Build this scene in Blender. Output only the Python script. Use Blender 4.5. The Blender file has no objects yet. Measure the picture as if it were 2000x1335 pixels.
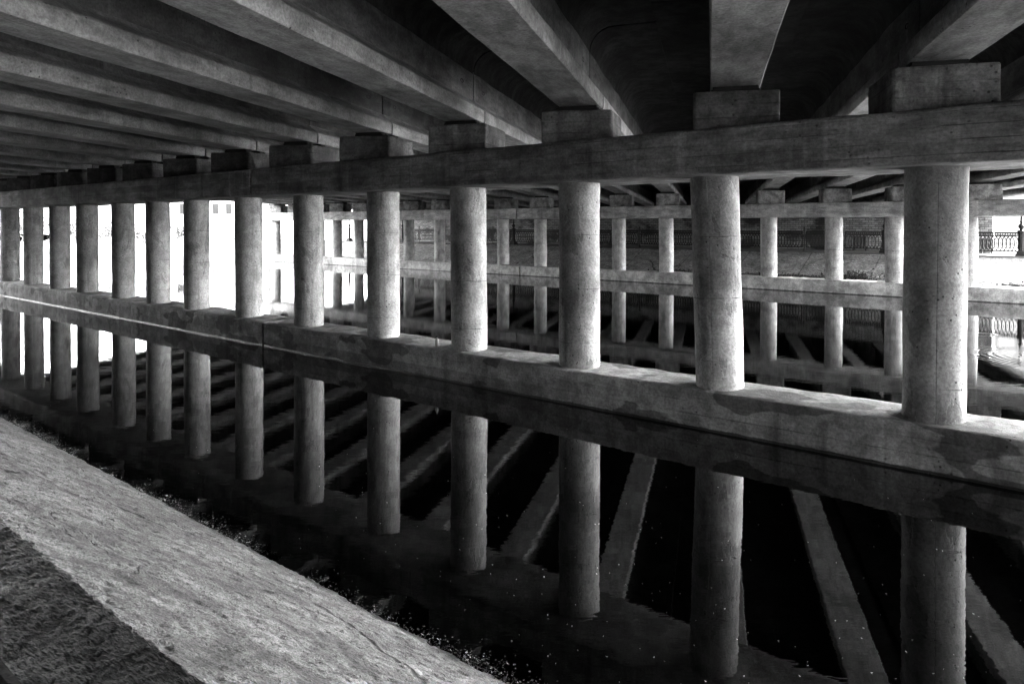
import bpy, bmesh, math, random
from mathutils import Vector, Matrix, noise
random.seed(7)
S = bpy.context.scene
COL = S.collection
R = math.radians

# ------------------------------------------------------------------ frames
F = 1400.0                       # focal length in photo pixels (photo is 2000 wide)
HZ = 439.0                       # horizon row in the photo
CAMZ = 2.52                      # eye height over the water (z = 0)
ER = Vector((0.7746, -0.6324, 0))    # along a pier row
EN = Vector((0.6324, 0.7746, 0))     # across it, away from the near bank
EG = Vector((0.2677, 0.9635, 0))     # along the girders (the bridge is skewed)
ROW_ROT = math.atan2(ER.y, ER.x)
GIR_ROT = -math.atan2(EG.x, EG.y)
GU, GP = EG.dot(ER), EG.dot(EN)      # girder direction in row coordinates

def W(u, p, z=0.0):
    v = ER*u + EN*p
    return Vector((v.x, v.y, z))
def u_of(px, p):
    d = Vector(((px-1000)/F, 1, 0))
    return (d*(p/EN.dot(d))).dot(ER)

# ------------------------------------------------------------------ objects
def link(name, data, parent=None, loc=(0, 0, 0), rot=(0, 0, 0)):
    o = bpy.data.objects.new(name, data)
    COL.objects.link(o)
    o.location = loc; o.rotation_euler = rot
    if parent: o.parent = parent
    return o
def tag(o, label=None, cat=None, group=None, kind=None):
    if label: o['label'] = label
    if cat: o['category'] = cat
    if group: o['group'] = group
    if kind: o['kind'] = kind
    return o
def thing(name, label, cat, loc=(0, 0, 0), rot=(0, 0, 0), group=None):
    return tag(link(name, None, None, loc, rot), label, cat, group)

class MB:
    """collects verts and faces of one mesh"""
    def __init__(s): s.v = []; s.f = []; s.smooth = False
    def add(s, v, f):
        b = len(s.v); s.v += [tuple(x) for x in v]; s.f += [tuple(i+b for i in q) for q in f]
    def box(s, c, d, m=None):
        x, y, z = c; a, b, e = d[0]/2, d[1]/2, d[2]/2
        v = [Vector((x+i*a, y+j*b, z+k*e)) for i in (-1, 1) for j in (-1, 1) for k in (-1, 1)]
        if m: v = [m @ q for q in v]
        s.add(v, [(0, 1, 3, 2), (4, 6, 7, 5), (0, 4, 5, 1), (2, 3, 7, 6), (0, 2, 6, 4), (1, 5, 7, 3)])
    def tube(s, pts, r, n=6, closed=False, caps=True):
        pts = [Vector(p) for p in pts]; k = len(pts); rings = []
        rr = r if isinstance(r, (list, tuple)) else [r]*k
        for i, p in enumerate(pts):
            a = pts[(i-1) % k] if closed or i else p
            b = pts[(i+1) % k] if closed or i < k-1 else p
            t = (b-a).normalized()
            up = Vector((0, 1, 0)) if abs(t.y) < .9 else Vector((1, 0, 0))
            sx = t.cross(up).normalized(); sy = t.cross(sx).normalized()
            rings.append([p + sx*math.cos(2*math.pi*q/n)*rr[i] + sy*math.sin(2*math.pi*q/n)*rr[i] for q in range(n)])
        v = [q for g in rings for q in g]; f = []
        for i in range(k if closed else k-1):
            j = (i+1) % k
            for q in range(n): f.append((i*n+q, i*n+(q+1) % n, j*n+(q+1) % n, j*n+q))
        if caps and not closed:
            f.append(tuple(range(n-1, -1, -1))); f.append(tuple((k-1)*n+q for q in range(n)))
        s.add(v, f)
    def lathe(s, prof, n=16, c=(0, 0, 0), sq=False):
        v = []; f = []; k = len(prof)
        for r, z in prof:
            for q in range(n):
                a = 2*math.pi*(q+.5)/n
                rad = r/max(abs(math.cos(a)), abs(math.sin(a))) if sq else r
                v.append((c[0]+rad*math.cos(a), c[1]+rad*math.sin(a), c[2]+z))
        for i in range(k-1):
            for q in range(n): f.append((i*n+q, i*n+(q+1) % n, (i+1)*n+(q+1) % n, (i+1)*n+q))
        f.append(tuple(range(n-1, -1, -1))); f.append(tuple((k-1)*n+q for q in range(n)))
        s.add(v, f)
    def extrude(s, prof, st, axis='x'):
        """closed profile (a, b) swept along stations; axis x: (st, a, b), y: (a, st, b), z: (a, b, st)"""
        n = len(prof); v = []; f = []
        for t in st:
            for a, b in prof:
                v.append((t, a, b) if axis == 'x' else (a, t, b) if axis == 'y' else (a, b, t))
        for i in range(len(st)-1):
            for q in range(n): f.append((i*n+q, i*n+(q+1) % n, (i+1)*n+(q+1) % n, (i+1)*n+q))
        f.append(tuple(range(n-1, -1, -1))); f.append(tuple((len(st)-1)*n+q for q in range(n)))
        s.add(v, f)
    def grid(s, rows):
        n = len(rows[0]); v = [p for r in rows for p in r]; f = []
        for i in range(len(rows)-1):
            for j in range(n-1): f.append((i*n+j, i*n+j+1, (i+1)*n+j+1, (i+1)*n+j))
        s.add(v, f)
    def jitter(s, amp, freq=2.0, seed=0.0, amp2=0.0, freq2=9.0):
        out = []
        for p in s.v:
            q = Vector(p)
            d = noise.noise_vector(q*freq+Vector((seed, seed*1.7, 3)))*amp
            if amp2: d += noise.noise_vector(q*freq2+Vector((seed, 5, seed)))*amp2
            out.append(tuple(q+d))
        s.v = out
    def mesh(s, name, mat, smooth=None):
        me = bpy.data.meshes.new(name); me.from_pydata(s.v, [], s.f)
        bm = bmesh.new(); bm.from_mesh(me); bmesh.ops.recalc_face_normals(bm, faces=bm.faces)
        bm.to_mesh(me); bm.free()
        if mat: me.materials.append(mat)
        if smooth is not None:
            for p in me.polygons: p.use_smooth = True
            if smooth < 180: me.set_sharp_from_angle(angle=R(smooth))
        return me

def frange(a, b, step):
    n = max(1, int(round((b-a)/step)))
    return [a+(b-a)*i/n for i in range(n+1)]
def rrect(x0, x1, z0, z1, r, seg=1, n=6):
    """rounded rectangle profile; straight sides cut n times so that they can wobble"""
    pts = []
    cs = [(x1-r, z0+r, -90), (x1-r, z1-r, 0), (x0+r, z1-r, 90), (x0+r, z0+r, 180)]
    for cx, cz, a0 in cs:
        for k in range(seg+1):
            a = R(a0+90*k/seg); pts.append((cx+r*math.cos(a), cz+r*math.sin(a)))
    out = []
    for i, p in enumerate(pts):
        q = pts[(i+1) % len(pts)]; out.append(p)
        L = math.dist(p, q)
        k = min(n, int(L/.12))
        for j in range(1, k): out.append((p[0]+(q[0]-p[0])*j/k, p[1]+(q[1]-p[1])*j/k))
    return out

# ------------------------------------------------------------------ materials (black and white: every colour is a grey)
class N:
    def __init__(s, name):
        s.m = bpy.data.materials.new(name); s.m.use_nodes = True
        s.t = s.m.node_tree; s.t.nodes.clear()
        s.out = s.t.nodes.new('ShaderNodeOutputMaterial')
    def n(s, ty, **kw):
        d = s.t.nodes.new('ShaderNode'+ty)
        for k, v in kw.items():
            if hasattr(d, k) and k not in d.inputs: setattr(d, k, v)
        return d
    def put(s, sock, v):
        if hasattr(v, 'is_output') or isinstance(v, bpy.types.NodeSocket): s.t.links.new(v, sock)
        else: sock.default_value = v
    def math(s, op, a, b=None, c=None, clamp=False):
        d = s.n('Math'); d.operation = op; d.use_clamp = clamp
        s.put(d.inputs[0], a)
        if b is not None: s.put(d.inputs[1], b)
        if c is not None: s.put(d.inputs[2], c)
        return d.outputs[0]
    def vec(s, op, a, b=None):
        d = s.n('VectorMath'); d.operation = op; s.put(d.inputs[0], a)
        if b is not None: s.put(d.inputs[1], b)
        return d.outputs['Value'] if op in ('DISTANCE', 'LENGTH', 'DOT_PRODUCT') else d.outputs[0]
    def mapr(s, v, a, b, lo=0.0, hi=1.0, smooth=False):
        d = s.n('MapRange'); d.clamp = True
        if smooth: d.interpolation_type = 'SMOOTHSTEP'
        s.put(d.inputs['Value'], v); s.put(d.inputs['From Min'], a); s.put(d.inputs['From Max'], b)
        s.put(d.inputs['To Min'], lo); s.put(d.inputs['To Max'], hi)
        return d.outputs[0]
    def noise(s, co, scale, detail=4, rough=.55, dist=0.0):
        d = s.n('TexNoise'); s.put(d.inputs['Vector'], co)
        d.inputs['Scale'].default_value = scale; d.inputs['Detail'].default_value = detail
        d.inputs['Roughness'].default_value = rough; d.inputs['Distortion'].default_value = dist
        return d.outputs['Fac']
    def voro(s, co, scale, feature='F1', rand=1.0):
        d = s.n('TexVoronoi'); d.feature = feature; s.put(d.inputs['Vector'], co)
        d.inputs['Scale'].default_value = scale; d.inputs['Randomness'].default_value = rand
        return d.outputs['Distance']
    def scale(s, co, xyz, rot=(0, 0, 0)):
        d = s.n('Mapping'); s.put(d.inputs['Vector'], co)
        d.inputs['Scale'].default_value = xyz; d.inputs['Rotation'].default_value = rot
        return d.outputs[0]
    def coords(s, rnd=True):
        c = s.n('TexCoord').outputs['Object']
        if not rnd: return c
        r = s.n('ObjectInfo').outputs['Random']
        k = s.n('CombineXYZ'); s.put(k.inputs[0], s.math('MULTIPLY', r, 53.0)); s.put(k.inputs[1], s.math('MULTIPLY', r, 91.0))
        return s.vec('ADD', c, k.outputs[0])
    def sep(s, v):
        d = s.n('SeparateXYZ'); s.put(d.inputs[0], v); return d.outputs
    def done(s, grey, rough=.85, bump=None, bdist=.01, spec=.3, ior=None, metal=0.0, bstr=1.0):
        b = s.n('BsdfPrincipled')
        c = s.n('CombineColor')
        if isinstance(grey, (int, float)): b.inputs['Base Color'].default_value = (grey, grey, grey, 1)
        else:
            for i in range(3): s.put(c.inputs[i], grey)
            s.put(b.inputs['Base Color'], c.outputs[0])
        s.put(b.inputs['Roughness'], rough)
        b.inputs['Specular IOR Level'].default_value = spec
        b.inputs['Metallic'].default_value = metal
        if ior: b.inputs['IOR'].default_value = ior
        if bump is not None:
            k = s.n('Bump'); k.inputs['Distance'].default_value = bdist; k.inputs['Strength'].default_value = bstr
            s.put(k.inputs['Height'], bump); s.put(b.inputs['Normal'], k.outputs[0])
        s.t.links.new(b.outputs[0], s.out.inputs[0])
        return s.m

def concrete(name, base, streak=.35, mott=.45, pore=.6, lift=True, bstr=1.0, wet=None, boards=0, seam=False, grain=(1, 1, 1)):
    """board-cast concrete: clouds, run-off streaks, pinholes, pour lines"""
    a = N(name); co = a.coords(); raw = a.n('TexCoord').outputs['Object']
    z = a.sep(raw)[2]
    big = a.noise(co, .9, 4, .6, .4)
    mid = a.noise(a.scale(co, grain), 4.5, 6, .62, .3)
    fine = a.noise(co, 30, 6, .75)
    v = a.mapr(big, .38, .62, 1-mott, 1+mott*.6)
    v = a.math('MULTIPLY', v, a.mapr(mid, .4, .6, 1-mott*.85, 1+mott*.6))
    v = a.math('MULTIPLY', v, a.mapr(fine, .42, .58, .78, 1.18))
    if streak:
        st = a.noise(a.scale(co, (3.4, 3.4, .22)), 1.6, 5, .6)
        gate = a.noise(a.scale(co, (1, 1, .6)), .7, 2)
        k = a.math('MULTIPLY', a.mapr(st, .52, .68), a.mapr(gate, .4, .62))
        v = a.math('MULTIPLY', v, a.math('SUBTRACT', 1.0, a.math('MULTIPLY', k, streak)))
        lt = a.math('MULTIPLY', a.mapr(a.noise(a.scale(co, (5, 5, .3)), 1.3, 3), .6, .72), streak*.8)
        v = a.math('MULTIPLY', v, a.math('ADD', 1.0, lt))
    v = a.math('MULTIPLY', v, a.mapr(a.n('ObjectInfo').outputs['Random'], 0, 1, .86, 1.12))
    # pinholes in patches
    ph = a.voro(co, 12)
    pg = a.mapr(a.noise(co, 2.3, 3), .46, .62)
    pit = a.math('MULTIPLY', a.mapr(ph, .1, .17, 1, 0), pg)
    # scrapes: short thin dark marks
    sc = a.noise(a.scale(co, (2.2, 2.2, 11)), 2.1, 5, .7, .6)
    scr = a.math('MULTIPLY', a.mapr(sc, .64, .7), a.mapr(a.noise(co, 1.1, 2), .5, .66))
    v = a.math('MULTIPLY', v, a.math('SUBTRACT', 1.0, a.math('MULTIPLY', pit, pore)))
    v = a.math('MULTIPLY', v, a.math('SUBTRACT', 1.0, a.math('MULTIPLY', scr, pore*.7)))
    h = a.math('ADD', a.math('MULTIPLY', mid, .55), a.math('MULTIPLY', fine, .28))
    h = a.math('SUBTRACT', h, a.math('MULTIPLY', pit, .5))
    h = a.math('SUBTRACT', h, a.math('MULTIPLY', scr, .25))
    if lift:    # pour lines round the column
        zz = a.math('ADD', a.math('MULTIPLY', a.sep(co)[2], 1.0), a.math('MULTIPLY', a.noise(co, 1.5, 3), .05))
        fr = a.math('FRACT', a.math('MULTIPLY', zz, 1.28))
        ln = a.math('MULTIPLY', a.mapr(a.math('ABSOLUTE', a.math('SUBTRACT', fr, .5)), .004, .012, 1, 0), a.mapr(a.noise(co, 2.0, 3), .45, .6))
        v = a.math('MULTIPLY', v, a.math('SUBTRACT', 1.0, a.math('MULTIPLY', ln, .5)))
        h = a.math('SUBTRACT', h, a.math('MULTIPLY', ln, .3))
    if boards:   # shuttering boards: each a little lighter or darker, a fin between them
        bz = a.math('DIVIDE', a.math('ADD', z, a.math('MULTIPLY', a.noise(raw, .8, 2), .02)), boards)
        k = a.n('CombineXYZ'); a.put(k.inputs[0], a.math('MULTIPLY', a.sep(co)[0], .22)); a.put(k.inputs[1], a.math('MULTIPLY', a.math('FLOOR', bz), 7.3)); a.put(k.inputs[2], a.math('MULTIPLY', a.sep(co)[1], .22))
        bd = a.noise(k.outputs[0], 1.0, 3, .6)
        v = a.math('MULTIPLY', v, a.mapr(bd, .36, .64, .72, 1.25))
        fn = a.math('MULTIPLY', a.mapr(a.math('ABSOLUTE', a.math('SUBTRACT', a.math('FRACT', bz), .5)), .46, .49), a.mapr(a.noise(a.scale(co, (.5, .5, 2)), 2.2, 3), .42, .6))
        v = a.math('MULTIPLY', v, a.math('SUBTRACT', 1.0, a.math('MULTIPLY', fn, .45)))
        gr = a.noise(a.scale(co, (1.2, 1.2, 14)), 3.0, 5, .7)
        v = a.math('MULTIPLY', v, a.mapr(gr, .35, .65, .85, 1.12))
        h = a.math('ADD', h, a.math('MULTIPLY', bd, .3)); h = a.math('SUBTRACT', h, a.math('MULTIPLY', fn, .35)); h = a.math('ADD', h, a.math('MULTIPLY', gr, .25))
    if seam:     # seam of the steel form down the shaft
        sx = a.math('ABSOLUTE', a.math('ADD', a.sep(raw)[0], a.math('MULTIPLY', a.noise(co, 3, 2), .006)))
        sm = a.math('MULTIPLY', a.mapr(sx, .002, .006, 1, 0), a.mapr(a.noise(co, 1.7, 3), .4, .6))
        v = a.math('MULTIPLY', v, a.math('SUBTRACT', 1.0, a.math('MULTIPLY', sm, .5))); h = a.math('SUBTRACT', h, a.math('MULTIPLY', sm, .4))
        # scabbed patches where the skin has come away
        pt = a.noise(a.scale(co, (1, 1, .55)), 2.6, 6, .62, .5)
        pk = a.mapr(pt, .575, .59)
        v = a.math('MULTIPLY', v, a.mapr(pk, 0, 1, 1, .76)); h = a.math('SUBTRACT', h, a.math('MULTIPLY', pk, .3))
        dk = a.mapr(a.noise(a.scale(co, (1, 1, .4)), 1.3, 4, .6), .52, .64)
        v = a.math('MULTIPLY', v, a.mapr(dk, 0, 1, 1, .6))
    rough = .86
    if wet is not None:    # damp stains with a hard outline, and the tide band
        w1 = a.noise(a.scale(co, (.75, .75, 1.7)), 1.25, 3, .45, .2)
        m1 = a.mapr(w1, .53, .55)
        lowz = a.math('ADD', z, a.math('MULTIPLY', a.noise(co, 7, 4), .04))
        m2 = a.mapr(lowz, .012, .022, 1, 0)
        v = a.math('MULTIPLY', v, a.math('SUBTRACT', 1.0, a.math('MULTIPLY', m1, wet)))
        v = a.math('MULTIPLY', v, a.math('SUBTRACT', 1.0, a.math('MULTIPLY', m2, .8)))
        rough = a.math('SUBTRACT', .86, a.math('MULTIPLY', m2, .5))
    g = a.math('MULTIPLY', v, base)
    return a.done(g, rough, h, .02*bstr, .25)

M = {}
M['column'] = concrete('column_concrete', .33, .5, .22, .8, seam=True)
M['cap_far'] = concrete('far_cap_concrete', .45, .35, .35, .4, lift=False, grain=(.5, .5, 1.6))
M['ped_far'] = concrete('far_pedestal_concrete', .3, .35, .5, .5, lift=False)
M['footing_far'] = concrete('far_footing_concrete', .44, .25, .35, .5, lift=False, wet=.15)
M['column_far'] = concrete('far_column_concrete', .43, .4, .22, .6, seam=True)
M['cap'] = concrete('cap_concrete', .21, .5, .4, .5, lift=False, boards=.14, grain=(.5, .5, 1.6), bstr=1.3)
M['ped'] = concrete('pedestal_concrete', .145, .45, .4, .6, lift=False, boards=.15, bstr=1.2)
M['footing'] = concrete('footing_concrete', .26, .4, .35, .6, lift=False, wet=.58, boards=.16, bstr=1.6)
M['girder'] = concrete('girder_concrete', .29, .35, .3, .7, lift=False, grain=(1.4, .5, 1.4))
M['web'] = concrete('web_shade_concrete', .15, .4, .35, .6, lift=False, grain=(1.4, .5, 1.4))  # webs toned darker than the bottom flanges to put bay shade into the colour
M['flange'] = concrete('flange_shade_concrete', .035, .25, .5, .4, lift=False)  # deck flanges near black: the gloom between girders is painted in
M['wall'] = concrete('plain_concrete', .06, .4, .5, .5, lift=False)
a = N('black_rubber'); M['pad'] = a.done(.02, .7)
a = N('cast_iron'); M['iron'] = a.done(a.mapr(a.noise(a.coords(), 20, 3), .3, .7, .008, .02), .6, a.noise(a.coords(), 60, 3), .002, .2)
a = N('dark_hole'); M['hole'] = a.done(.01, .95)
a = N('cabinet_paint'); M['cabinet'] = a.done(a.mapr(a.noise(a.coords(), 5, 4), .3, .7, .015, .03), .6)

# water
def water_material():
    a = N('river_water'); co = a.n('NewGeometry').outputs['Position']
    w1 = a.noise(a.scale(co, (1, 2.4, 1)), 3.2, 3, .5)
    w2 = a.noise(co, .6, 2, .5)
    h = a.math('ADD', a.math('MULTIPLY', w1, .0006), a.math('MULTIPLY', w2, .0006))
    for (cx, cy, rad, fr, am) in ((10.4, 13.7, 1.7, 42, .0005), (10.95, 16.7, .45, 70, .0005)):
        d = a.vec('DISTANCE', co, (cx, cy, 0.0))
        env = a.math('MULTIPLY', a.mapr(d, rad*.15, rad*.6, 0, 1, True), a.mapr(d, rad*.65, rad, 1, 0, True))
        h = a.math('ADD', h, a.math('MULTIPLY', a.math('MULTIPLY', a.math('SINE', a.math('MULTIPLY', d, fr)), am), env))
    return a.done(.0, .01, h, 1.0, .5, ior=1.75)
M['water'] = water_material()

def bank_material(name, base, near=True):
    a = N(name); co = a.n('TexCoord').outputs['Object']
    d = a.n('TexNoise'); a.put(d.inputs['Vector'], co); d.inputs['Scale'].default_value = 2.2; d.inputs['Detail'].default_value = 5
    sh = a.n('VectorMath'); sh.operation = 'MULTIPLY_ADD'; a.put(sh.inputs[0], d.outputs['Color']); sh.inputs[1].default_value = (.35, .35, 0); a.put(sh.inputs[2], co)
    wc = sh.outputs[0]
    big = a.noise(a.scale(wc, (1, 1.5, 1), (0, 0, .5)), 1.3, 5, .62, .3)
    mid = a.noise(a.scale(wc, (1.0, 1.4, 1)), 6.5, 7, .72, .2)
    spk = a.noise(co, 17, 5, .75)
    fin = a.noise(co, 90, 3, .7)
    v = a.mapr(big, .38, .62, .62, 1.2)
    v = a.math('MULTIPLY', v, a.mapr(mid, .42, .58, .6, 1.25))
    pit = a.math('MULTIPLY', a.mapr(spk, .53, .6), a.mapr(a.math('ADD', mid, a.math('MULTIPLY', big, .6)), .7, .86, .25, 1))
    v = a.math('MULTIPLY', v, a.math('SUBTRACT', 1.0, a.math('MULTIPLY', pit, .8)))
    v = a.math('MULTIPLY', v, a.mapr(fin, .44, .56, .6, 1.35))
    # thin dark veins and a few open cracks
    vein = a.math('MULTIPLY', a.mapr(a.math('ABSOLUTE', a.math('SUBTRACT', a.noise(a.scale(wc, (.6, 1.5, 1), (0, 0, -.25)), 1.7, 4, .55, .4), .5)), .004, .016, 1, 0), a.mapr(a.noise(co, 1.6, 3), .48, .6))
    cr = a.voro(a.scale(wc, (.5, .9, 0)), .7, 'DISTANCE_TO_EDGE')
    crack = a.math('MULTIPLY', a.mapr(cr, .003, .012, 1, 0), a.mapr(a.noise(co, .8, 2), .5, .56))
    lines = a.math('MAXIMUM', a.math('MULTIPLY', vein, .55), a.math('MULTIPLY', crack, .8))
    v = a.math('MULTIPLY', v, a.math('SUBTRACT', 1.0, lines))
    h = a.math('ADD', a.math('MULTIPLY', mid, .8), a.math('MULTIPLY', spk, -.5))
    h = a.math('ADD', h, a.math('MULTIPLY', fin, .15)); h = a.math('SUBTRACT', h, a.math('MULTIPLY', lines, .5))
    z = a.sep(co)[2]
    edge = a.mapr(a.math('ADD', z, a.math('MULTIPLY', a.noise(co, 6, 4), .12)), .03, .08, 1, 0)
    v = a.math('MULTIPLY', v, a.math('SUBTRACT', 1.0, a.math('MULTIPLY', edge, .8)))
    if not near:
        jx = a.math('FRACT', a.math('ADD', a.math('MULTIPLY', a.sep(co)[0], 1/3.1), a.math('MULTIPLY', a.noise(co, 1.5, 2), .02)))
        j = a.mapr(a.math('ABSOLUTE', a.math('SUBTRACT', jx, .5)), .006, .012, 1, 0)
        v = a.math('MULTIPLY', v, a.math('SUBTRACT', 1.0, a.math('MULTIPLY', j, .5)))
    return a.done(a.math('MULTIPLY', v, base), a.mapr(edge, 0, 1, .8, .4), h, .03, .35)
M['bank'] = bank_material('bank_concrete', .15)
M['bank_far'] = bank_material('far_bank_concrete', .27, False)

def asphalt():
    a = N('rough_asphalt'); co = a.n('TexCoord').outputs['Object']
    g = a.scale(co, (1.0, 3.2, 1), (0, 0, R(30)))
    r1 = a.noise(g, 34, 3, .6, .15); r2 = a.noise(co, 4, 4, .6); r3 = a.noise(co, 120, 2, .6)
    v = a.math('MULTIPLY', a.mapr(r1, .42, .6, .008, .055), a.mapr(r2, .3, .7, .6, 1.3))
    h = a.math('ADD', a.math('MULTIPLY', r1, 1.0), a.math('MULTIPLY', r3, .12)); h = a.math('ADD', h, a.math('MULTIPLY', r2, .6))
    return a.done(v, .42, h, .012, .45)
M['asphalt'] = asphalt()
a = N('pale_paving'); c_ = a.coords(False)
M['paving'] = a.done(a.mapr(a.noise(c_, 2, 6, .6), .3, .7, .05, .09), .85, a.noise(c_, 30, 4), .006)
a = N('bare_ground'); c_ = a.coords(False)
M['ground'] = a.done(a.mapr(a.noise(c_, .15, 8, .65), .3, .7, .2, .36), .9, a.noise(c_, 3, 6), .05)
a = N('grassy_earth'); c_ = a.coords(False)
M['earth'] = a.done(a.mapr(a.noise(c_, 1.5, 8, .65), .3, .7, .04, .08), .9, a.noise(c_, 12, 6), .05)
a = N('pale_bounce_concrete'); c_ = a.coords(False)
M['pale'] = a.done(a.mapr(a.noise(c_, 1.5, 6, .6), .3, .7, .42, .55), .85, a.noise(c_, 25, 4), .006)
def brick():
    a = N('pale_brick'); co = a.n('TexCoord').outputs['Object']
    s3 = a.sep(co); k = a.n('CombineXYZ'); a.put(k.inputs[0], s3[0]); a.put(k.inputs[1], s3[2])
    b = a.n('TexBrick'); a.put(b.inputs['Vector'], k.outputs[0])
    for nm, v in (('Scale', 1.0), ('Mortar Size', .011), ('Mortar Smooth', .2), ('Brick Width', .32), ('Row Height', .115), ('Bias', 0)): b.inputs[nm].default_value = v
    b.inputs['Color1'].default_value = (.3, .3, .3, 1); b.inputs['Color2'].default_value = (.16, .16, .16, 1); b.inputs['Mortar'].default_value = (.03, .03, .03, 1)
    bw = a.n('RGBToBW'); a.put(bw.inputs[0], b.outputs['Color'])
    dark_patch = a.mapr(a.noise(a.scale(co, (.5, .5, 1)), .9, 5, .6), .5, .6, 1, .18)  # random noise patches darken some of the bricks
    v = a.math('MULTIPLY', a.math('MULTIPLY', bw.outputs[0], dark_patch), a.mapr(a.noise(co, 14, 4, .7), .3, .7, .55, 1.3))
    h = a.math('SUBTRACT', a.math('MULTIPLY', a.noise(co, 25, 4), .5), b.outputs['Fac'])
    return a.done(v, .85, h, .015)
M['brick'] = brick()
a = N('white_render'); M['render'] = a.done(a.mapr(a.noise(a.coords(False), .7, 5), .3, .7, .6, .8), .8)
a = N('grey_render'); M['house'] = a.done(a.mapr(a.noise(a.coords(False), .8, 5), .3, .7, .12, .16), .85)
a = N('window_glass'); M['glass'] = a.done(.02, .08, spec=.6)
a = N('leaf_green'); M['leaf'] = a.done(a.mapr(a.noise(a.coords(), 3, 3), .4, .6, .018, .05), .8, spec=.1)
a = N('weed_leaf'); M['weed'] = a.done(a.mapr(a.noise(a.coords(), 6, 3), .3, .7, .02, .07), .6)
a = N('tree_bark'); M['bark'] = a.done(a.mapr(a.noise(a.scale(a.coords(), (4, 4, .6)), 4, 5), .3, .7, .08, .16), .9)
a = N('dry_leaf'); M['litter'] = a.done(a.mapr(a.n('ObjectInfo').outputs['Random'], 0, 1, .35, .36), .35, spec=.6)
def litter_mat():
    a = N('wet_litter'); co = a.n('TexCoord').outputs['Object']
    return a.done(a.mapr(a.noise(co, 19, 2), .45, .68, .01, .3), .3, spec=.6)
M['litter'] = litter_mat()
a = N('pale_speck'); M['speck'] = a.done(.6, .5)
a = N('stone'); M['stone'] = a.done(a.mapr(a.noise(a.coords(), 9, 5), .3, .7, .01, .03), .9, a.noise(a.coords(), 30, 4), .01, spec=.1)
a = N('clear_plastic'); M['plastic'] = a.done(.3, .15, spec=.6)

WZ = -.035    # water level
# ------------------------------------------------------------------ bridge numbers
PN, PF = 8.845, 28.70            # where the two pier rows stand
Z_N = dict(foot=.45, cap0=3.13, cap1=3.68, ped=4.12)
Z_F = dict(foot=.45, cap0=2.81, cap1=3.345, ped=3.86)
SOF_N, SOF_F = 4.21, 3.95
TILT = -math.atan((SOF_N-SOF_F)/((PF-PN)/GP))
SP = 2.303
def soffit(p): return SOF_N+(SOF_F-SOF_N)*(p-PN)/(PF-PN)
GIRDER_U = [-1.27-SP*j for j in range(-5, 16)]      # on the near row, from the sunny end
GIRDER_U[5] -= .14
U_R, U_L = GIRDER_U[0]+1.06, GIRDER_U[-1]-1.06
def shear(u, p): return u+(p-PN)*GU/GP              # follow the girders to another p

# ------------------------------------------------------------------ piers
def column_mesh(name, r, h, seed, mat):
    m = MB(); n = 28; rows = []
    zs = [0, .02, .05]+frange(.15, h-.15, .16)+[h-.05, h]
    for z in zs:
        ring = []
        for q in range(n):
            a = 2*math.pi*q/n
            d = Vector((math.cos(a), math.sin(a), 0))
            k = r + noise.noise(d*1.1+Vector((0, seed*7, z*1.3)))*.009 + noise.noise(d*4+Vector((seed*3, 0, z*6)))*.0035
            ring.append((d.x*k, d.y*k, z))
        rows.append(ring)
    v = [p for g in rows for p in g]; f = []
    for i in range(len(rows)-1):
        for q in range(n): f.append((i*n+q, i*n+(q+1) % n, (i+1)*n+(q+1) % n, (i+1)*n+q))
    f.append(tuple(range(n-1, -1, -1))); f.append(tuple((len(rows)-1)*n+q for q in range(n)))
    m.add(v, f)
    return m.mesh(name, mat, 60)
NEAR_COL = [column_mesh('column', .302, Z_N['cap0']-Z_N['foot']+.02, s, M['column']) for s in (1, 2, 3, 4)]
FAR_COL = [column_mesh('column', .315, Z_F['cap0']-Z_F['foot']+.02, s, M['column_far']) for s in (5, 6, 7)]
def pedestal_mesh(h, seed, mat):
    m = MB(); m.extrude(rrect(-.5, .5, -.56, .56, .05, 2, 6), [0]+frange(.06, h-.06, .1)+[h-.012, h], 'z')
    top = max(v[2] for v in m.v)
    m.v = [(x*.985, y*.985, z) if z > top-.002 else (x, y, z) for x, y, z in m.v]
    m.jitter(.012, 2.2, seed, .004, 11)
    return m.mesh('pedestal', mat, 50)
PED_N = [pedestal_mesh(Z_N['ped']-Z_N['cap1']+.01, s, M['ped']) for s in (1, 2, 3)]
PED_F = [pedestal_mesh(Z_F['ped']-Z_F['cap1']+.01, s, M['ped_far']) for s in (4, 5)]
pm = MB(); pm.extrude(rrect(-.27, .27, -.1, .1, .015, 1, 1), [0, .03, .034, .058, .062, .092], 'z')
pm.v = [(x*(1.06 if .032 < z < .06 else 1), y*(1.06 if .032 < z < .06 else 1), z) for x, y, z in pm.v]
PAD = pm.mesh('bearing_pad', M['pad'])

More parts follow.
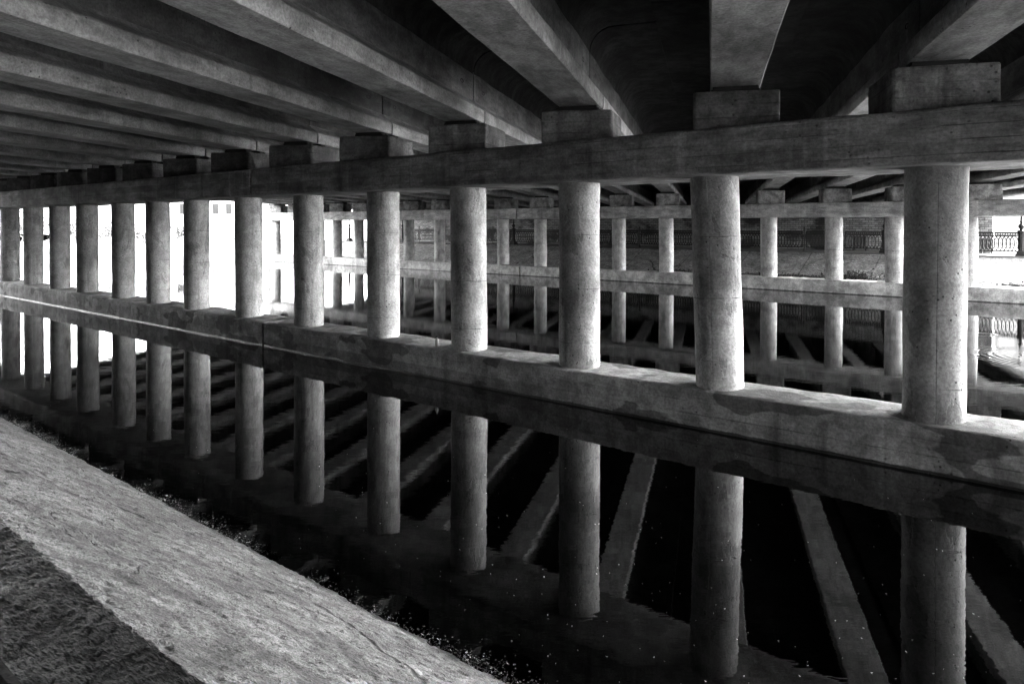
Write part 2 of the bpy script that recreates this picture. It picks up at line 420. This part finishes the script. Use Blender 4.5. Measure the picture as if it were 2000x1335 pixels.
def pier(label, p, zz, u0, u1, cols, peds, colm, pedm, seed):
    far = '_far' if seed > 2 else ''
    um = (u0+u1)/2
    t = thing('bridge_pier', label, 'bridge pier', W(um, p, 0), (0, 0, ROW_ROT))
    L0, L1 = u0-um, u1-um
    m = MB(); m.extrude(rrect(-.45, .45, -.8, zz['foot'], .03, 2, 9), frange(L0, L1, .14), 'x')
    m.jitter(.014, 1.4, seed, .011, 7)
    link('footing_beam', m.mesh('footing_beam', M['footing'+far], 50), t)
    m = MB(); m.extrude(rrect(-.72, .72, zz['cap0'], zz['cap1'], .045, 2, 9), frange(L0, L1, .18), 'x')
    m.jitter(.013, 1.1, seed+3, .005, 7)
    link('cap_beam', m.mesh('cap_beam', M['cap'+far], 50), t)
    for i, u in enumerate(cols):
        o = link('column', colm[i % len(colm)], t, (u-um, 0, zz['foot']-.01), (random.uniform(-.005, .005), -.030 if seed == 1 and i == 6 else .004 if seed == 1 and i == 5 else -.008+random.uniform(-.004, .004), random.uniform(-.9, .9)))
        o.rotation_mode = 'ZYX'
    for i, u in enumerate(peds):
        q = link('pedestal', pedm[i % len(pedm)], t, (u-um, 0, zz['cap1']-.01), (0, 0, GIR_ROT-ROW_ROT))
        for s in (-1, 1):
            b = link('bearing_pad', PAD, q, (0, s*.26, zz['ped']-zz['cap1']+.008))
    return t
near_px = [1825, 1407, 1132, 917, 749, 603, 486, 384, 309, 241, 171, 117, 65, 20]
near_u = [u_of(x, PN) for x in near_px]
near_u = [near_u[0]+SP*k for k in range(5, 0, -1)]+near_u+[near_u[-1]-SP, near_u[-1]-2*SP]
far_seen = {0: 1890, 1: 1748, 2: 1629, 3: 1502, 5: 1302, 6: 1209, 8: 1056, 9: 983, 11: 859, 12: 799, 14: 701, 15: 659, 18: 540}
far_u = []
for k in range(-1, 19):
    px = far_seen.get(k, 1000/(.3839+k*.02265)-715)
    far_u.append(u_of(px, PF))
JN, JF = -13.66, -22.55
fg = [shear(u, PF) for u in GIRDER_U]
g1 = [u for u in GIRDER_U if u > JN]; g2 = [u for u in GIRDER_U if u <= JN]
pier('near row pier with the thickest concrete columns, up to the joint in its beams', PN, Z_N, JN+.035, U_R-.1, [u for u in near_u if u > JN], g1, NEAR_COL, PED_N, 1)
pier('near row pier continuing past the joint towards the bright open bridge edge', PN, Z_N, U_L+.1, JN-.035, [u for u in near_u if u <= JN], g2, NEAR_COL, PED_N, 2)
pier('far row pier in front of the brick wall, thin pale columns beside railing', PF, Z_F, JF+.04, shear(U_R, PF)-.1, [u for u in far_u if u > JF], [u for u in fg if u > JF], FAR_COL, PED_F, 3)
pier('far row pier past its joint, running out into the white daylight', PF, Z_F, min(far_u)-.75, JF-.04, [u for u in far_u if u <= JF], [u for u in fg if u <= JF and u > min(far_u)-.9], FAR_COL, PED_F, 4)

# ------------------------------------------------------------------ girders
def half(pts): return pts+[(-x, z) for x, z in reversed(pts)]
fil = [(.10+.36*(1-math.cos(R(a))), .84+.36*math.sin(R(a))) for a in (15, 30, 45, 60, 75, 90)]
BEAM_P = half([(.15, 0), (.285, 0), (.30, .018), (.302, .1), (.30, .19), (.285, .215), (.21, .275), (.13, .335), (.105, .38)])
WEB_P = half([(.103, .372), (.1, .5), (.1, .7), (.1, .86)])
FLANGE_P = half([(.099, .82)]+fil+[(.7, 1.205), (1.05, 1.215), (1.05, 1.37)])
def girder_mesh(L, seed):
    st = frange(0, L, .33)
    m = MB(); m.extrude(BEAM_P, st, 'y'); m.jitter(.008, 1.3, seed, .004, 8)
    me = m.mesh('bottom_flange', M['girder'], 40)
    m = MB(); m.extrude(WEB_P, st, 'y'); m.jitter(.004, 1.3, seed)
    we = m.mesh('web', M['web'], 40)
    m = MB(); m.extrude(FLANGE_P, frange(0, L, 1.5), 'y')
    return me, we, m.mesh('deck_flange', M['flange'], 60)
hm = MB(); hm.lathe([(.001, -.012), (.034, -.012), (.034, .004), (.028, .004), (.02, -.004), (.001, -.006)], 12)
hm.v = [(x, y*2.0, z) for x, y, z in hm.v]
HOLE = hm.mesh('lifting_hole', M['hole'])
LEN_B = (PN+5.0)/GP-.025; LEN_M = (PF-PN)/GP-.05; LEN_A = (42.62-PF)/GP-.025
spans = [('bank', LEN_B, [girder_mesh(LEN_B, s) for s in (1, 2)]), ('river', LEN_M, [girder_mesh(LEN_M, s) for s in (3, 4)]), ('wall', LEN_A, [girder_mesh(LEN_A, 5)])]
ORD = ['first', 'second', 'third', 'fourth', 'fifth', 'sixth', 'seventh', 'eighth', 'ninth', 'tenth', 'eleventh', 'twelfth', 'thirteenth', 'fourteenth', 'fifteenth', 'sixteenth']
for si, (where, L, meshes) in enumerate(spans):
    for j, u in enumerate(GIRDER_U):
        k = j-5
        if where == 'bank':
            p0 = -5.0; what = 'concrete girder crossing over the near bank'
        elif where == 'river':
            p0 = PN+.025*GP; what = 'concrete girder spanning the river between pier rows'
        else:
            p0 = PF+.025*GP; what = 'short concrete girder between far pier and brick wall'
        if k == 0: wh = 'in line with the thickest column'
        elif k < 0: wh = ORD[-k-1]+' outside the thickest column'
        else: wh = ORD[k-1]+' inward from the thickest column'
        t = thing('bridge_girder', what+', '+wh, 'girder', W(shear(u, p0), p0, soffit(p0)), (TILT, 0, GIR_ROT), 'girders of the span over the '+where)
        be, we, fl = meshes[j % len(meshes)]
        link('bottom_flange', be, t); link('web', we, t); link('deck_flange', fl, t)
        if si < 2 and -1 <= k <= 8:
            for y in ((L-.55,) if si == 0 else (.5,)):
                for s in (1, -1):
                    link('lifting_hole', HOLE, t, (s*.1, y, .6), (0, s*math.pi/2, 0))
# deck slab over the girders
def slab_corners(p, z, uo=0): return [(shear(U_R-uo, p), p, soffit(p)+z), (shear(U_L+uo, p), p, soffit(p)+z)]
t = thing('bridge_deck', 'dark concrete road deck carried on top of all the girders', 'bridge deck')
m = MB(); v = []
for p in (-6.2, 44):
    for z in (1.385, 1.62):
        for u, pp, zz in slab_corners(p, z): v.append(W(u, pp, zz))
m.add(v, [(0, 1, 3, 2), (4, 6, 7, 5), (0, 4, 5, 1), (2, 3, 7, 6), (0, 2, 6, 4), (1, 5, 7, 3)])
link('slab', m.mesh('slab', M['flange']), t)
for side in (0, 1):
    m = MB(); v = []
    for p in (-6.2, 44):
        for z in (1.2, 2.45):
            for o in (-.28, -.02): 
                u, pp, zz = slab_corners(p, z, o)[side]; v.append(W(u, pp, zz))
    m.add(v, [(0, 1, 3, 2), (4, 6, 7, 5), (0, 4, 5, 1), (2, 3, 7, 6), (0, 2, 6, 4), (1, 5, 7, 3)])
    link('parapet', m.mesh('parapet', M['wall']), t)

# ------------------------------------------------------------------ abutments
t = thing('abutment_wall', 'plain concrete abutment wall behind the path on the near bank', 'abutment', W(0, -5.2, 0), (0, 0, ROW_ROT))
ua, ub = shear(U_R, -5), shear(U_L, -5)
m = MB(); m.box(((ua+ub)/2, 0, 2.3), (ua-ub, 1.0, 3.95)); link('wall', m.mesh('wall', M['wall']), t)
m = MB(); m.box(((ua+ub)/2, -.75, 3.2), (ua-ub, .44, 5.0)); link('backwall', m.mesh('backwall', M['wall']), t)
t = thing('brick_wall', 'long pale brick abutment wall behind the iron railing across the river', 'wall', W(0, 42.3, 0), (0, 0, ROW_ROT))
ua, ub = shear(U_R, 42.3)-.6, -47.0
m = MB(); m.box(((ua+ub)/2, .5, 2.3), (ua-ub, 1.0, 2.82)); link('wall', m.mesh('wall', M['brick']), t)
m = MB(); m.box(((ua-.5+shear(U_L, 43))/2, 1.3, 2.9), (ua-.5-shear(U_L, 43), .5, 4.6)); link('backwall', m.mesh('backwall', M['wall']), t)
t = thing('drain_spout', 'short black drain spout low on the end of the brick wall', 'drain spout', W(ua-.06, 42.3, 1.62), (0, 0, ROW_ROT))
m = MB(); m.tube([(0, .05, .02), (0, -.12, .0), (.02, -.24, -.03)], .07, 12); link('pipe', m.mesh('pipe', M['iron'], 50), t)
m = MB(); m.box((0, -.012, 0), (.26, .024, .26)); link('plate', m.mesh('plate', M['iron']), t)
def cabinet(px, w, h, label):
    p = 41.75; u = u_of(px, p)
    t = thing('utility_cabinet', label, 'cabinet', W(u, p, 1.12), (0, 0, ROW_ROT))
    m = MB(); m.extrude(rrect(-w/2, w/2, -.2, .2, .015, 1, 1), [.22, .23, h-.01, h], 'z'); link('body', m.mesh('body', M['cabinet']), t)
    m = MB(); m.box((0, -.212, .22+(h-.22)/2), (w-.07, .02, h-.3)); link('door', m.mesh('door', M['cabinet']), t)
    for s in (-1, 1):
        m = MB(); m.box((s*(w/2-.06), 0, .11), (.06, .3, .22)); link('leg', m.mesh('leg', M['cabinet']), t)
cabinet(1928, .55, .72, 'black utility cabinet on legs near the sunlit end of the brick wall')
cabinet(1680, .75, .8, 'black utility cabinet behind railing rings beside the ornate post')

# ------------------------------------------------------------------ railing and posts
def panel_mesh(L):
    m = MB(); y = 0
    for z, th in ((.98, .05), (.865, .04), (.2, .05)): m.box((0, y, z), (L, .03, th))
    for s in (-1, 1): m.box((s*(L/2-.02), y, .59), (.045, .03, .81))
    n = 10; pit = (L-.36)/(n-1)
    for i in range(n):
        cx = -L/2+.18+i*pit
        m.tube([(cx+.155*math.cos(a), y, .53+.32*math.sin(a)) for a in [2*math.pi*k/28 for k in range(28)]], .02, 6, True)
        m.box((cx+pit/2, y, .53), (.026, .03, .1))
    n2 = 17; p2 = (L-.1)/n2
    for i in range(n2):
        cx = -L/2+.05+(i+.5)*p2
        m.tube([(cx+.045*math.cos(a), y, .922+.04*math.sin(a)) for a in [2*math.pi*k/14 for k in range(14)]], .015, 5, True)
    for s in (-1, 1):
        for z in (.3, .8): m.box((s*(L/2+.03), y, z), (.07, .025, .025))
    return m.mesh('rail_panel', M['iron'])
pst = MB(); pst.lathe([(.09, 0), (.09, .02), (.045, .03), (.035, .08), (.03, .3), (.03, 1.02), (.045, 1.03), (.045, 1.07), (.022, 1.09), (.04, 1.14), (.04, 1.17), (.012, 1.22), (.004, 1.27)], 10)
POST = pst.mesh('post', M['iron'], 40)
orn = MB(); orn.lathe([(.2, 0), (.2, .1), (.17, .12), (.17, .2), (.13, .23)], 4, sq=True)
OR_BASE = orn.mesh('plinth', M['iron'])
orn = MB(); orn.lathe([(.115, .23), (.105, .3), (.1, .9), (.105, .98), (.15, 1.0), (.15, 1.06), (.1, 1.09)], 8)
OR_SHAFT = orn.mesh('shaft', M['iron'])
orn = MB(); orn.lathe([(.06, 1.09), (.05, 1.14), (.1, 1.2), (.115, 1.26), (.1, 1.31), (.05, 1.36), (.045, 1.42), (.07, 1.45), (.045, 1.48), (.035, 1.7), (.05, 1.72), (.03, 1.75), (.018, 1.9), (.002, 1.98)], 12)
OR_TOP = orn.mesh('finial', M['iron'], 50)
PR = 37.05
tmap = [.369, .4093, .4515, .4945, .538, .582, .624, .666, .7155]
lam_u = [u_of(1000/q-715, PR) for q in tmap]
lam_u = [lam_u[0]+5.4, ]+lam_u
orn_label = ['beyond the bright end of the brick wall', 'at the end of the brick wall, whole against the sunlit paving', 'beside the widest far pier column, before the wall corner', 'hidden mostly behind the fourth far column', 'behind the sixth far column',
             'behind the eighth far column', 'next to the far pier joint', 'tenth along the brick wall', 'where the brick wall stops near white daylight', 'standing alone against white daylight without railing']
for i, u in enumerate(lam_u):
    t = thing('ornamental_post', 'ornate black iron post '+orn_label[i], 'iron post', W(u, PR, 1.2), (0, 0, ROW_ROT), 'ornate iron posts along the far bank')
    link('plinth', OR_BASE, t); link('shaft', OR_SHAFT, t); link('finial', OR_TOP, t)
rail = thing('railing', 'black cast iron railing of interlaced rings along the far bank', 'railing', W(0, PR, 1.2), (0, 0, ROW_ROT))
PLEN = 5.4/3-.13; PANEL = panel_mesh(PLEN)
for i in range(len(lam_u)-2):
    a0, b0 = lam_u[i], lam_u[i+1]
    for k in range(3):
        c = a0+(b0-a0)*(k+.5)/3
        o = link('rail_panel', PANEL, rail, (c, 0, 0)); o.scale = (abs(b0-a0)/5.4*.985, 1, 1)
        if k: link('post', POST, rail, (a0+(b0-a0)*k/3, 0, 0))
nrail = thing('railing', 'black iron railing on the near path, dark handrail in the corner', 'railing', W(0, .165, 1.075), (0, 0, ROW_ROT))
m = MB(); m.extrude(rrect(-.03, .03, 1.03, 1.085, .012, 2, 1), frange(-30, 9, 3), 'x'); link('handrail', m.mesh('handrail', M['iron']), nrail)
for i in range(-16, 5):
    link('rail_panel', PANEL, nrail, (i*1.8+.9, 0, 0))
    if i > -16: link('post', POST, nrail, (i*1.8, -.0, -.0)).scale = (1, 1, .8)

# ------------------------------------------------------------------ ground, banks, water
def structure(name, m, mat, smooth=None, loc=(0, 0, 0), rot=(0, 0, ROW_ROT)):
    o = link(name, m.mesh(name, mat, smooth), None, loc, rot); o['kind'] = 'structure'; return o
m = MB(); m.add([(-900, -900, 0), (900, -900, 0), (900, 900, 0), (-900, 900, 0)], [(0, 1, 2, 3)])
m.v = [(x, y, WZ) for x, y, z in m.v]
structure('water', m, M['water'], rot=(0, 0, 0))

def stations(a, b, fa, fb, fine, coarse):
    s = frange(a, fa, coarse)[:-1]+frange(fa, fb, fine)+frange(fb, b, coarse)[1:]
    return s
def edge_p(u):
    return 1.085+noise.noise(Vector((u*1.3, 0, 4)))*.016+noise.noise(Vector((u*7, 2, 0)))*.016+noise.noise(Vector((u*24, 7, 0)))*.014+max(0, noise.noise(Vector((u*4, 9, 0)))-.3)*.12
def slope_z(u, p):
    q = Vector((u, p*1.3, 0))
    z = 1.115*(1-(p-1.08)/1.92)+noise.noise(q*.8)*.008+noise.noise(q*2.6)*.007+noise.noise(q*7)*.007+noise.noise(q*19)*.006
    g = noise.noise(q*45)
    z = z+g*.0035-max(0, noise.noise(q*14)-.25)*.03
    return min(z, 1.108+(z-1.108)*.12) if p < 1.12 else z
us = stations(-75, 60, -15, -7, .035, .6)[:-1]
us = [u for u in us if u < -7.01]+frange(-7, -.4, .014)+frange(-.3, 60, .6)
m = MB(); m.grid([[(u, p, slope_z(u, p)) for u in us] for p in frange(1.0, 3.75, .017)])
structure('near_bank_slope', m, M['bank'], 60)
us = frange(-75, -6, .8)[:-1]+frange(-6, .3, .012)+frange(.9, 60, .8)
rows = []
for p in frange(.12, 1.0, .012)+[1.01+.012*k for k in range(1, 6)]:
    rows.append([])
    for u in us:
        f = min(1, max(0, (p-.9)/.17)); e = edge_p(u)
        pp = p+(e-1.07)*f
        q = Vector((u*math.cos(.5)-pp*math.sin(.5), (u*math.sin(.5)+pp*math.cos(.5))*2.6, 0))
        r = 1-abs(noise.noise(q*17))*2
        z = 1.119+r*.003+noise.noise(q*45)*.001+noise.noise(Vector((u*5, pp*5, 0)))*.006
        rows[-1].append((u, pp, z))
rows.append([(x, y+.004, z-.05) for x, y, z in rows[-1]])
m = MB(); m.grid(rows); structure('path', m, M['asphalt'], 80)
m = MB(); m.grid([[(-75, .13, 1.095), (60, .13, 1.095)], [(-75, -14, 1.066), (60, -14, 1.066)]]); structure('path', m, M['asphalt'])
m = MB(); m.grid([[(-700, -14, 1.06), (700, -14, 1.06)], [(-700, -800, 1.06), (700, -800, 1.06)]])
m.grid([[(60, 3.0, .9), (60, -14.0, 1.06)], [(700, 3.0, .9), (700, -14, 1.06)]]); m.grid([[(-700, 3.0, .9), (-700, -14, 1.06)], [(-75, 3.0, .9), (-75, -14, 1.06)]])
structure('ground', m, M['ground'])
rows = []
us = stations(-110, 60, -50, 6, .25, 2)
for k in range(0, 26):
    row = []
    for u in us:
        p = 33.7+(36.72-33.7)*k/25
        z = -.22+1.36*(k/25)
        q = Vector((u, p, 0)); z += noise.noise(q*.7)*.03+noise.noise(q*2.5)*.015
        row.append((u, p, min(z, 1.16)))
    rows.append(row)
m = MB(); m.grid(rows); structure('far_bank_slope', m, M['bank_far'], 60)
m = MB(); m.extrude([(36.7, .9), (36.7, 1.18), (36.73, 1.2), (37.5, 1.2), (37.5, .9)], frange(-110, 60, 2), 'x'); m.jitter(.008, 2)
structure('far_kerb', m, M['paving'], 40)
m = MB(); m.grid([[(-400, 37.45, 1.13), (400, 37.45, 1.13)], [(-400, 700, 1.13), (400, 700, 1.13)]]); structure('far_ground', m, M['paving'])
# unseen earth mounds added outside both bridge edges to block near-side light
prof = ((5.6, -.4), (4.6, 1.0), (2.5, 3.4), (-1, 6.4), (-6, 8.2), (-14, 8.6), (-60, 8.8))
m = MB()
for s_, u0, dp in ((1, U_R+24, -2), (-1, U_L-.9, -1.5)):
    m.grid([[(shear(u0, p+dp)+s_*k*3, p+dp, z+noise.noise(Vector((k*.7+s_, p*.3, 0)))*.5) for k in range(30)] for p, z in prof])
    m.grid([[(shear(u0, p+dp), p+dp, z) for p, z in prof], [(shear(u0, p+dp)-s_*.5, p+dp, -.4 if p > 4 else .8) for p, z in prof]])
structure('light_block_mound', m, M['earth'], 60)
m = MB(); m.extrude([(-14, .9), (-14, 1.14), (1.3, 1.14), (1.4, .9)], frange(17.6, 34, 1), 'x')
structure('bounce_pavement', m, M['pale'], 40)  # unseen pale slab added to bounce low light onto the girders
# shore outside the bridge, where the river bends away
m = MB()
top = [(-62, 46.8), (-20.6, 46.8), (-23.6, 52), (-46, 76), (-121, 131), (-320, 250), (-320, 46.8)]
bot = [(-62, 44.6), (-18, 44.6), (-21, 53.5), (-43, 78.5), (-118, 134), (-320, 256), (-320, 44.6)]
m.add([(x, y, .55) for x, y in top]+[(x, y, -.3) for x, y in bot], [tuple(range(7))]+[(i, i+7, (i+1) % 7+7, (i+1) % 7) for i in range(7)])
structure('shore', m, M['ground'], rot=(0, 0, 0))

# ------------------------------------------------------------------ trees on that shore
def leaf_quad(m, c, s, rnd):
    d = Vector((rnd.gauss(0, 1), rnd.gauss(0, 1), rnd.gauss(0, 1))).normalized()
    e = d.orthogonal().normalized(); g = d.cross(e)
    m.add([c-e*s, c+g*s*.45, c+e*s, c-g*s*.45], [(0, 1, 2, 3)])
def tree_meshes(h, seed):
    rnd = random.Random(seed); tr = MB(); cr = MB(); tips = []
    def limb(a, d, L, r, lv):
        pts = [a]; rr = [r]
        for i in range(4):
            d = (d+Vector((rnd.gauss(0, .16), rnd.gauss(0, .16), .06))).normalized()
            pts.append(pts[-1]+d*L/4); rr.append(r*(1-.17*(i+1)))
        tr.tube(pts, rr, 6 if lv < 2 else 4)
        if lv == 2: tips.extend(pts[2:]); return
        for i in range(5 if lv == 0 else 4):
            b = pts[2+(i % 3)]; an = rnd.uniform(0, 6.28)
            limb(b, (d*.7+Vector((math.cos(an), math.sin(an), rnd.uniform(-.1, .5)))).normalized(), L*.72, r*.5, lv+1)
    limb(Vector((0, 0, -.05)), Vector((0, 0, 1)), h*.42, h*.014, 0)
    for t_ in tips:
        if rnd.random() < .12: continue
        sz = rnd.uniform(.16, .34)*h/4
        for i in range(11):
            leaf_quad(cr, t_+Vector((rnd.gauss(0, sz), rnd.gauss(0, sz), rnd.gauss(0, sz*.8))), rnd.uniform(.07, .12)*h/4, rnd)
    return tr.mesh('trunk', M['bark'], 60), cr.mesh('crown', M['leaf'])
TREES = [tree_meshes(4.0, s) for s in (3, 5, 9)]
gaps = [(344, 51, 1.0, 'eighth and ninth'), (274, 49, .85, 'ninth and tenth'), (204, 52, 1.0, 'tenth and eleventh'), (141, 50, 1.15, 'eleventh and twelfth'), (90, 53, 1.2, 'twelfth and thirteenth'), (40, 51, 1.1, 'thirteenth and fourteenth')]
for i, (px, D, sc, nm) in enumerate(gaps):
    t = thing('leafy_tree', 'sunlit leafy tree seen between the %s columns of the near row' % nm, 'tree', ((px-1000)/F*D, D, .5), (0, 0, i*1.3), 'trees on the far shore')
    t.scale = (sc, sc, sc*.86)
    link('trunk', TREES[i % 3][0], t); link('crown', TREES[i % 3][1], t)

# pale building far away
bx = (432-1000)/F*120
t = thing('white_building', 'white building with tall windows and an arched doorway far across the river', 'building', (bx, 120, 1.1))
m = MB(); m.box((0, 6, 5), (26, 12, 10)); link('wall', m.mesh('wall', M['render']), t)
m = MB(); m.box((0, 6, 10.3), (26.8, 12.8, .6)); link('roof', m.mesh('roof', M['wall']), t)
def bwin(x, z, w, h):
    m = MB()
    for s in (-1, 1): m.box((x+s*(w/2+.05), -.05, z), (.1, .14, h+.2))
    for s in (-1, 1): m.box((x, -.05, z+s*(h/2+.05)), (w, .13, .1))
    f = link('window', m.mesh('window', M['cabinet']), t)
    m = MB(); m.box((x, -.02, z), (w, .06, h)); link('pane', m.mesh('pane', M['glass']), f)
for x in (-9.2, -6.4, -3.6, -.9, 1.3, 3.0, 5.6, 8.4):
    for z in (4.1, 7.2): bwin(x, z, .75, 1.5)
m = MB(); m.tube([(.55+.55*math.cos(R(a)), -.08, 1.3+.55*math.sin(R(a))) for a in range(0, 181, 15)], .06, 6); link('door_arch', m.mesh('door_arch', M['cabinet']), t)
for z, x0, x1 in ((2.9, -3.2, -1.2), (1.3, -3.0, -.3)):
    m = MB(); m.box(((x0+x1)/2, -.08, z), (x1-x0, .14, .09)); link('ledge', m.mesh('ledge', M['cabinet']), t)

# plain house added past the brick wall, a backdrop darker than the bright sky
uh = u_of(1938, 62)
t = thing('backdrop_house', 'pale plain house added as backdrop beyond the sunlit end of the brick wall', 'house', W(uh+5.5, 62, 1.1), (0, 0, ROW_ROT))
m = MB(); m.box((0, 4, 3.6), (14, 8, 7.2)); link('wall', m.mesh('wall', M['house']), t)
m = MB(); m.extrude([(-.5, 7.15), (8.5, 7.15), (8.5, 7.35), (4, 9.6), (-.5, 7.35)], [-7.5, 7.5], 'x'); link('roof', m.mesh('roof', M['wall']), t)
for x in (-4.6, -1.6, 1.4, 4.4):
    m = MB(); m.box((x, -.04, 4.9), (1.1, .12, 1.5)); f = link('window', m.mesh('window', M['house']), t)
    m = MB(); m.box((x, -.08, 4.9), (.9, .08, 1.3)); link('pane', m.mesh('pane', M['glass']), f)

# ------------------------------------------------------------------ weeds, stones, bottle, litter
def weed(px, p, z, w, h, n, label, seed):
    rnd = random.Random(seed); m = MB(); u = u_of(px, p)
    for i in range(n):
        c = Vector((rnd.gauss(0, w/3), rnd.gauss(0, .12), abs(rnd.gauss(0, h/2.2))))
        leaf_quad(m, c, rnd.uniform(.03, .075), rnd)
    s = MB()
    for i in range(14):
        x = rnd.gauss(0, w/3.5); s.tube([(x, 0, -.1), (x+rnd.gauss(0, .05), rnd.gauss(0, .06), h*.5), (x+rnd.gauss(0, .12), rnd.gauss(0, .1), h*rnd.uniform(.7, 1.1))], .006, 4)
    t = thing('weed_clump', label, 'weeds', W(u, p, z), (0, 0, ROW_ROT), 'weeds at the foot of the far bank')
    link('foliage', m.mesh('foliage', M['weed']), t); link('stems', s.mesh('stems', M['weed']), t)
weed(1668, 34.4, .12, 1.7, .34, 700, 'bushy dark weed clump between two pale far columns', 1)
weed(1560, 34.2, .06, 2.6, .16, 700, 'low flat strip of dark weeds on the far bank foot', 2)
weed(1475, 34.2, .06, 1.3, .14, 300, 'small dark weeds beside the shaded part of far slope', 3)
weed(1992, 34.3, .08, 1.3, .16, 300, 'low weeds at the foot of the sunlit far slope', 4)
weed(1330, 34.2, .06, 2.0, .14, 300, 'sparse weeds below the shaded far slope beside sixth far column', 5)
sx = MB(); bm = bmesh.new(); bmesh.ops.create_icosphere(bm, subdivisions=3, radius=1)
sv = [v.co.copy() for v in bm.verts]; sf = [[v.index for v in f.verts] for f in bm.faces]; bm.free()
def stone(u, p, z, s, label, seed):
    m = MB(); m.add([v*(1+.35*noise.noise(v*1.3+Vector((seed, 0, 0)))+.1*noise.noise(v*4+Vector((seed, 0, 0)))) for v in sv], sf)
    o = link('stone', m.mesh('stone', M['stone'], 180), None, W(u, p, z), (0, 0, seed)); o.scale = (s, s*.7, s*.5)
    tag(o, label, 'stone', 'stones at the water edge')
def at_water(x, y):
    D = CAMZ*F/(y-HZ); X = (x-1000)/F*D; v = Vector((X, D, 0)); return v.dot(ER), v.dot(EN)
for i, (x, y, s, lb) in enumerate(((632, 1125, .06, 'dark wet stone at water edge near middle of the litter'), (512, 1058, .045, 'small dark stone in the water below the footing joint'), (320, 962, .05, 'dark stone at water edge near the cracked slope end'), (700, 1160, .05, 'smallest dark stone among floating leaves'))):
    u, p = at_water(x, y); stone(u, p, WZ-.012, s*.75, lb, i+1)
u, p = u_of(853, 8.62), 8.62
t = thing('bottle', 'small pale plastic bottle left on the near footing between two columns', 'bottle', W(u, p, .455))
m = MB(); m.lathe([(.026, 0), (.03, .01), (.03, .1), (.026, .12), (.012, .145), (.012, .16)], 14); link('body', m.mesh('body', M['plastic'], 50), t)
m = MB(); m.lathe([(.014, .158), (.014, .178)], 12); link('cap', m.mesh('cap', M['iron']), t)

rnd = random.Random(11); m = MB()
def flake(m, c, s, tilt):
    a = rnd.uniform(0, 6.28); n = 5
    ax = Vector((math.cos(a), math.sin(a), rnd.gauss(0, tilt))); ay = Vector((-math.sin(a), math.cos(a), rnd.gauss(0, tilt)))
    asp = rnd.uniform(.3, .8)
    pts = [c+ax*s*math.cos(6.283*k/n)+ay*s*asp*math.sin(6.283*k/n)*rnd.uniform(.7, 1.2)+Vector((0, 0, s*.25*math.cos(12.566*k/n))) for k in range(n)]
    m.add(pts, [tuple(range(n))])
cnt = 0
while cnt < 13000:
    u = rnd.uniform(-19, -1.5)
    if rnd.random() > .55+1.0*noise.noise(Vector((u*.55, 3, 0)))+.5*noise.noise(Vector((u*2.2, 1, 0))): continue
    w = abs(rnd.gauss(0, .085))
    p = 3.02+w-.04+noise.noise(Vector((u*.8, 0, 0)))*.05
    flake(m, W(u, p, WZ+.004+abs(rnd.gauss(0, .006))), rnd.uniform(.004, .010), .3); cnt += 1
o = link('leaf_litter', m.mesh('leaf_litter', M['litter'])); tag(o, 'strip of floating dead leaves and litter along the near waterline', 'litter', None, 'stuff')
m = MB()
for i in range(420):
    y = 620+(1335-620)*rnd.random()**.8; x = rnd.uniform(-50, 2050)
    u, p = at_water(x, y)
    if p < 3.2 or 8.0 < p < 9.7: continue
    flake(m, W(u, p, WZ+.004), rnd.uniform(.004, .008), .05)
o = link('floating_specks', m.mesh('floating_specks', M['speck'])); tag(o, 'tiny pale specks of fluff drifting on the dark water', 'floating specks', None, 'stuff')

# ------------------------------------------------------------------ light, camera
SUN_AZ, SUN_EL = 62.0, 28.0
w = bpy.data.worlds.new('World'); S.world = w; w.use_nodes = True
nt = w.node_tree; bg = nt.nodes['Background']
sk = nt.nodes.new('ShaderNodeTexSky'); sk.sky_type = 'NISHITA'; sk.sun_disc = False
sk.sun_elevation = R(SUN_EL); sk.sun_rotation = R(SUN_AZ); sk.air_density = 1.2; sk.dust_density = 3.0
bw = nt.nodes.new('ShaderNodeRGBToBW')
nt.links.new(sk.outputs[0], bw.inputs[0]); nt.links.new(bw.outputs[0], bg.inputs[0]); bg.inputs[1].default_value = .15
sd = bpy.data.lights.new('sun', 'SUN'); sd.energy = .6; sd.angle = R(12); sd.color = (1, 1, 1)
d = Vector((math.sin(R(SUN_AZ))*math.cos(R(SUN_EL)), math.cos(R(SUN_AZ))*math.cos(R(SUN_EL)), math.sin(R(SUN_EL))))
so = link('sun', sd, None, (30, -30, 40)); so.rotation_euler = d.to_track_quat('Z', 'Y').to_euler()

cam = bpy.data.cameras.new('camera'); co = link('camera', cam, None, (0, 0, CAMZ), (math.pi/2-R(0.6), 0, 0))
cam.sensor_width = 36; cam.lens = 36*F/2000; cam.clip_start = .03; cam.clip_end = 3000
cam.shift_y = -(667.5-HZ-F*math.tan(R(0.6)))/2000
S.camera = co
S.view_settings.view_transform = 'Standard'; S.view_settings.look = 'None'
S.view_settings.exposure = 6.0; S.view_settings.gamma = 1
S.cycles.use_denoising = True
S.cycles.max_bounces = 10; S.cycles.diffuse_bounces = 1; S.cycles.glossy_bounces = 4
S.cycles.sample_clamp_indirect = 6.0
S.render.film_transparent = False
